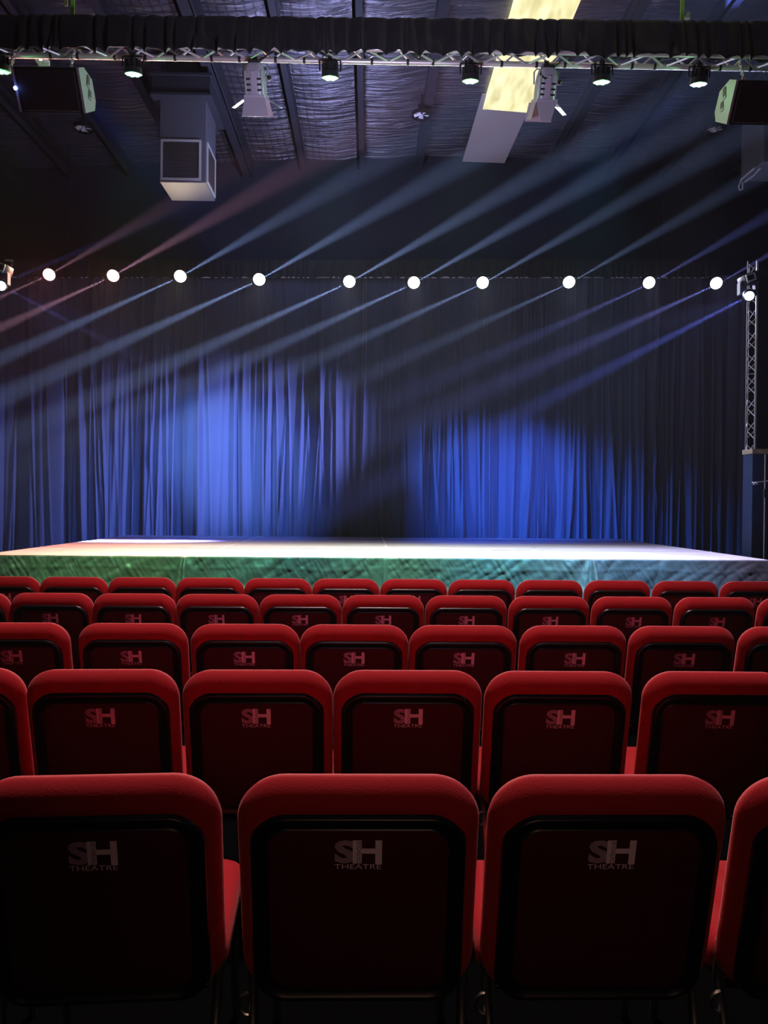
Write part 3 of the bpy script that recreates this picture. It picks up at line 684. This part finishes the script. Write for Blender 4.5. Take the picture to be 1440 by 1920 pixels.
plr = moving_head(1400, 515, 1405, 555, 'black moving head light with blue-white lens on the right-hand tower')
pll = moving_head(0, 515, 2, 536, 'black moving head light with blue-white lens cut off by the left edge', mirror=True)
spot('streak_spot', plr + Vector((-0.1, -0.06, -0.05)), (-0.87, -0.15, -0.46), (0.15, 0.20, 1.0), 900000, 5, 1.0, 0.02)  # added spots for the streaks on either side of the moving heads
spot('streak_spot', plr + Vector((0.26, -0.1, 0.2)), (0.87, 0.2, 0.62), (0.25, 0.20, 1.0), 400000, 5, 1.0, 0.02)
spot('streak_spot', pll + Vector((0.1, -0.06, -0.05)), (0.86, -0.1, -0.45), (0.25, 0.25, 1.0), 160000, 5, 1.0, 0.02)
spot('streak_spot', pll + Vector((0.1, -0.06, 0.05)), (0.93, -0.1, 0.35), (0.2, 0.25, 1.0), 100000, 5, 1.0, 0.02)

# ------------------------------------------------------------------ case and stand at the right
q = at(1426, 842, 11.6); w = 0.24
e = empty('equipment_case', (q.x, 11.6, 0)); tag(e, 'tall narrow navy case with tan lid behind the right-hand tower', 'case')
MB().slab(w, q.z - 0.07, 0.01, 0.01, [(0.005, -0.15), (0, -0.145), (0, 0.145), (0.005, 0.15)], lambda x, y, u: (x, y + 0.15, u + (q.z - 0.07) / 2), n=2).build('case_body', M['navybox'], e)
MB().slab(w + 0.02, 0.075, 0.006, 0.006, [(0, -0.16), (0, 0.16)], lambda x, y, u: (x, y + 0.15, u + q.z - 0.034), n=2).build('lid', M['tanwood'], e)
MB().box((-0.01, -0.012, q.z - 0.035), (0.08, 0.006, 0.02)).build('lid_label', M['white'], e)
MB().box((0.07, -0.004, q.z * 0.5), (0.05, 0.01, q.z * 0.84)).build('edge_strip', M['navybox'], e)
q2 = at(1434, 925, 11.2); e = empty('microphone_stand', (q2.x, 11.2, 0)); tag(e, 'thin chrome stand with a horizontal clamp in front of the navy case', 'stand')
zt = at(1436, 852, 11.2).z; zc = at(1436, 902, 11.2).z
MB().tube([(0, 0, 0.02), (0, 0, zt)], 0.009, 8).build('pole', M['alu'], e, smooth=True)
MB().lathe([(0.018, q2.z - 0.06), (0.02, q2.z - 0.05), (0.02, q2.z + 0.05), (0.014, q2.z + 0.06)], 12).build('height_clutch', M['black'], e, smooth=True)
b = MB(); b.tube([(-0.20, -0.02, zc - 0.03), (0.12, -0.02, zc + 0.01)], 0.010, 8); b.build('boom_arm', M['alu'], e)
b = MB(); b.tube([(-0.19, -0.04, zc - 0.05), (-0.16, -0.03, zc - 0.03), (-0.13, -0.04, zc - 0.04)], 0.014, 8); b.build('clip', M['alu'], e)
for k in range(3):
    a = 2 * PI * k / 3 + 0.4; MB().tube([(0, 0, 0.18), (0.3 * math.cos(a), 0.3 * math.sin(a), 0.012)], 0.009, 6).build('leg', M['alu'], e)

# ------------------------------------------------------------------ theatre chair
def text_mesh(body, w, h, bold=0.0):
    c = bpy.data.curves.new('t', 'FONT'); c.body = body; c.offset = bold; c.resolution_u = 3
    o = bpy.data.objects.new('t', c); COL.objects.link(o)
    dg = bpy.context.evaluated_depsgraph_get(); me = o.evaluated_get(dg).to_mesh()
    V = [Vector(v.co) for v in me.vertices]; Fc = [tuple(p.vertices) for p in me.polygons]
    o.evaluated_get(dg).to_mesh_clear(); bpy.data.objects.remove(o); bpy.data.curves.remove(c)
    x0 = min(v.x for v in V); x1 = max(v.x for v in V); y0 = min(v.y for v in V); y1 = max(v.y for v in V)
    return [((v.x - x0) / (x1 - x0) * w, (v.y - y0) / (y1 - y0) * h) for v in V], Fc

AL = R(14); U0 = 0.384; Y0B = 0.135
def tb(x, y, u):
    return (x, Y0B - u * math.sin(AL) + y * math.cos(AL), U0 + u * math.cos(AL) + y * math.sin(AL))
BH = 0.562; BW = 0.531
def make_chair():
    e = empty('theatre_chair')
    b = MB()
    # upholstered back: (inset, y)  y<0 is the rear side seen from the camera
    prof = [(0.080, -0.026), (0.066, -0.034), (0.048, -0.0335), (0.030, -0.028), (0.015, -0.018), (0.004, -0.004), (0.0, 0.008), (0.006, 0.024), (0.020, 0.040), (0.045, 0.050), (0.09, 0.054), (0.16, 0.056)]
    b.slab(BW, BH, 0.105, 0.10, prof, tb, 0, BH / 2, n=12)
    b.build('backrest_cushion', M['red'], e, smooth=True, angle=60)
    sw, sh, so = BW - 0.060, BH - 0.075, -0.030
    b = MB()
    b.slab(sw, sh, 0.082, 0.075, [(0.0, -0.020), (-0.001, -0.030), (0.004, -0.043), (0.010, -0.046), (0.015, -0.043), (0.021, -0.036), (0.034, -0.034), (0.036, -0.037), (0.12, -0.041)], tb, 0, BH / 2 + so, n=12)
    sh_o = b.build('backrest_shell', M['shell'], e, smooth=True, angle=60)
    b = MB()
    b.slab(sw - 0.078, sh - 0.075, 0.045, 0.045, [(0.0, -0.034), (0.0, -0.0405), (0.004, -0.043), (0.08, -0.046)], tb, 0, BH / 2 + so, n=10)
    b.build('fabric_panel', M['panel'], sh_o, smooth=True, angle=60)
    # logo
    lw = 0.102; lh = 0.058; yl = -0.0475; ub = BH - 0.178; x0 = -lw / 2
    lg = MB()
    def flat(pts, fcs, ox, oz, y=yl):
        lg.add([tb(ox + p[0], y, oz + p[1]) for p in pts], fcs)
    lg.cur = 0
    P_, Fc = text_mesh('S', lw * 0.44, lh, 0.045); flat(P_, Fc, x0, ub)
    lg.cur = 1
    def rect(xa, xb, za, zb, y=yl - 0.0006): flat([(xa, za), (xb, za), (xb, zb), (xa, zb)], [(0, 1, 2, 3)], x0, ub, y)
    rect(lw * 0.385, lw * 0.575, 0, lh); rect(lw * 0.575, lw * 0.86, lh * 0.43, lh * 0.65); rect(lw * 0.86, lw, -0.002, lh)
    P_, Fc = text_mesh('THEATRE', lw * 0.99, 0.0125, -0.004); flat(P_, Fc, x0, ub - 0.0145)
    lg.cur = 2
    P_, Fc = text_mesh('STATEHOUSE', lh * 0.96, lw * 0.095, 0.0); P_ = [(-p[1], p[0]) for p in P_]
    flat(P_, Fc, x0 + lw * 0.565, ub + 0.001, yl - 0.0012)
    lg.build('logo', [M['logoS'], M['logoH'], M['logoK']], sh_o)
    # seat
    zt = 0.485; b = MB()
    b.slab(0.524, 0.46, 0.06, 0.07, [(0.05, -0.115), (0.015, -0.10), (0.0, -0.07), (0.0, -0.035), (0.008, -0.014), (0.03, -0.002), (0.10, 0.004)], lambda x, y, u: (x, u, zt + y), 0, 0.375, n=10)
    b.build('seat', M['red'], e, smooth=True, angle=60)
    for s in (-1, 1):
        MB().tube([(s * 0.248, 0.13, 0.50), (s * 0.246, 0.15, 0.40), (s * 0.242, 0.12, 0.30), (s * 0.240, -0.02, 0.0)], 0.0125, 10).build('leg', M['chrome'], e, smooth=True)
        MB().tube([(s * 0.235, 0.50, 0.40), (s * 0.238, 0.54, 0.33), (s * 0.240, 0.60, 0.0)], 0.0125, 10).build('leg', M['chrome'], e, smooth=True)
    for s in (-1, 1):
        MB().slab(0.016, 0.05, 0.005, 0.005, [(0, -0.003), (0, 0.003)], lambda x, y, u: (x + s * 0.088, y + 0.20, u + 0.345), n=3).build('seat_bracket', M['chrome'], e)
    b = MB(); b.tube([(-0.22, 0.16, 0.38), (0.22, 0.16, 0.38)], 0.011, 8); b.tube([(-0.22, 0.50, 0.38), (0.22, 0.50, 0.38)], 0.011, 8); b.build('cross_tube', M['shell'], e)
    pts = [(-0.252 - 0.022 * math.sin(a), 0.12, 0.385 - 0.025 + 0.025 * math.cos(a)) for a in [PI * 0.0 + PI * k / 8 for k in range(9)]]
    MB().tube(pts, 0.004, 6).build('linking_hook', M['chrome'], e, smooth=True)
    return e
proto = make_chair()
ROWS = [
    ('nearest', 1.65, 1598, [(-296, 7), (190, 3.6), (672, 0), (1134, 0.3), (1592, -1.5)]),
    ('second', 2.70, 1345, [(-92, 4), (197, 2.0), (484, 0.7), (764, 0), (1044, -0.6), (1338, -1.2)]),
    ('third', 3.73, 1236, [(30, 1.5), (251, 1.0), (461, 0.6), (664, 0), (867, 0), (1073, 0), (1276, -0.5), (1480, -0.5)]),
    ('fourth', 4.95, 1162, [(99.5 + 154.7 * k, 0.3 if k < 2 else 0) for k in range(-1, 10)]),
    ('fifth', 6.02, 1115, [(14 + 126.9 * k, 0) for k in range(12)]),
]
ORD = ['first', 'second', 'third', 'fourth', 'fifth', 'sixth', 'seventh', 'eighth', 'ninth', 'tenth', 'eleventh', 'twelfth']
FR = {'nearest': 'nearest row', 'second': 'second row back', 'third': 'third row back', 'fourth': 'fourth row back', 'fifth': 'farthest row'}
used = False
for rname, Y, py, lst in ROWS:
    n = len(lst)
    for i, (px, yaw) in enumerate(lst):
        p = at(px, py, Y + 0.04)
        c = proto if not used else copy_tree(proto); used = True
        c.location = (p.x, Y + (rnd() - 0.5) * 0.012, 0); c.rotation_euler = (0, 0, R(yaw + (rnd() - 0.5) * 0.4))
        w0 = lst[0][0]; end = ''
        hw = 0.264 * 1440 / Y
        if px - hw < -3: end = ', cut off by the left edge'
        elif px + hw > 1443: end = ', cut off by the right edge'
        lab = 'red theatre chair with black shell, %s from the left in the %s' % (ORD[i], FR[rname])
        if i == n - 1: lab = 'partly cropped red theatre chair at the right end of the %s' % FR[rname]
        if i == 0: lab = 'partly cropped red theatre chair at the left end of the %s' % FR[rname]
        tag(c, lab, 'chair', 'red theatre chairs in the ' + FR[rname])

# ------------------------------------------------------------------ lights
def area(name, loc, d, col, energy, sx, sy, spread=180):
    l = bpy.data.lights.new(name, 'AREA'); l.shape = 'RECTANGLE'; l.size = sx; l.size_y = sy; l.color = col; l.energy = energy; l.spread = R(spread)
    o = bpy.data.objects.new(name, l); COL.objects.link(o); o.location = loc; o.rotation_euler = look(d).to_euler(); o.visible_camera = True; return o
# pars of the front truss: green on the stage skirt, teal in the middle, white wash on the deck
for ((p, d), c), en in zip(par_out, (800, 1500, 1700, 1600, 3600, 1400)):
    col = [(0.45, 1.0, 0.45), (0.30, 1.0, 0.35), (0.15, 0.85, 0.75), (0.35, 1.0, 0.40), (0.10, 0.60, 1.0), (0.6, 0.55, 0.9)][[q[0] for q in PARS].index(min((q[0] for q in PARS), key=lambda v: abs(at(v, 150, 7.15).x - p.x)))]
    tgt = Vector((p.x * 1.25, 9.8, 0.55)); spot('truss_par_light', p + d * 0.03, tgt - p, col, en, 46, 0.9, 0.07)
    l = bpy.data.lights.new('par_spill', 'POINT'); l.color = (0.35, 1.0, 0.4); l.energy = 2.5; l.shadow_soft_size = 0.03
    o = bpy.data.objects.new('par_spill', l); COL.objects.link(o); o.location = p + d * 0.10 + Vector((0, -0.02, 0))
def pool(px, py, col, en, size, srcp, blend=1.0):
    s_ = at(srcp, 118, 7.4); s_.z -= 0.1; t = at(px, py, 16.5)
    spot('drape_pool_light', s_, t - s_, col, en, size, blend, 0.06)
pool(395, 930, (0.05, 0.22, 1.0), 9500, 27, 1330)
pool(985, 1000, (0.02, 0.15, 1.0), 11000, 25, 110)
# cross light from the towers raking over the folds
for (src, tx, ty, col, en, sz) in ((plr, 400, 850, (0.26, 0.31, 1.0), 12500, 26), (pll, 420, 860, (0.20, 0.38, 1.0), 3600, 34), (pll, 980, 920, (0.08, 0.22, 1.0), 9500, 20), (plr, 960, 920, (0.10, 0.18, 1.0), 2500, 32)):
    t = at(tx, ty, 16.5); s_ = Vector(src) + Vector((-0.22 if src.x > 0 else 0.22, -0.1, -0.12)); spot('tower_side_light', s_, t - s_, col, en, sz, 1.0, 0.08)
# ceiling light over the seats: skims the tops of the backs, reaches the far rows' backs
spot('overhead_light', (0.0, 3.9, 8.6), (0, 0.3, -8), (1.0, 0.80, 0.82), 1900, 66, 0.9, 0.35)
spot('rear_fill', (0.0, -3.0, 5.5), (0, 8.99, -4.38), (0.85, 0.55, 0.95), 120, 34, 1.0, 0.3)  # unseen fill added behind the seats to lift the farther backs
spot('rear_fill', (0.2, -1.2, 1.8), (0, 2.9, -1.1), (1.0, 0.55, 0.38), 20, 42, 1.0, 0.3)  # weak warm fill, added out of view to pick out the nearest logos
# unseen fill added in mid-air to brighten the roof foil
spot('roof_fill', (-0.8, 12.0, 5.6), (0.0, 2.2, 3.8), (0.52, 0.55, 1.0), 680, 130, 1.0, 0.4)
spot('truss_fill', (0.0, 5.0, 3.6), (0.0, 2.0, 2.2), (0.68, 0.65, 1.0), 190, 140, 1.0, 0.3)  # added fill without a fixture, brightens the truss and its lamps

# ------------------------------------------------------------------ world: thin stage haze
w = bpy.data.worlds.new('hall_air'); scene.world = w; w.use_nodes = True; nt = w.node_tree
for n in list(nt.nodes): nt.nodes.remove(n)
out = nt.nodes.new('ShaderNodeOutputWorld'); bg = nt.nodes.new('ShaderNodeBackground'); bg.inputs['Color'].default_value = (0, 0, 0, 1)
vs_ = nt.nodes.new('ShaderNodeVolumeScatter'); vs_.inputs['Density'].default_value = 0.0007; vs_.inputs['Anisotropy'].default_value = 0.0
nt.links.new(bg.outputs[0], out.inputs['Surface']); nt.links.new(vs_.outputs[0], out.inputs['Volume'])

# ------------------------------------------------------------------ view
vs = scene.view_settings
scene.display_settings.display_device = 'sRGB'
vs.view_transform = 'Standard'; vs.look = 'None'; vs.gamma = 1; vs.exposure = 0.0; vs.use_curve_mapping = False
cy = scene.cycles
cy.use_denoising = True; cy.denoiser = 'OPENIMAGEDENOISE'
cy.max_bounces = 6; cy.diffuse_bounces = 2; cy.glossy_bounces = 3; cy.volume_bounces = 0; cy.transmission_bounces = 2
cy.sample_clamp_indirect = 4; cy.use_light_tree = True; cy.caustics_reflective = False; cy.caustics_refractive = False
cy.use_adaptive_sampling = True; cy.adaptive_threshold = 0.02
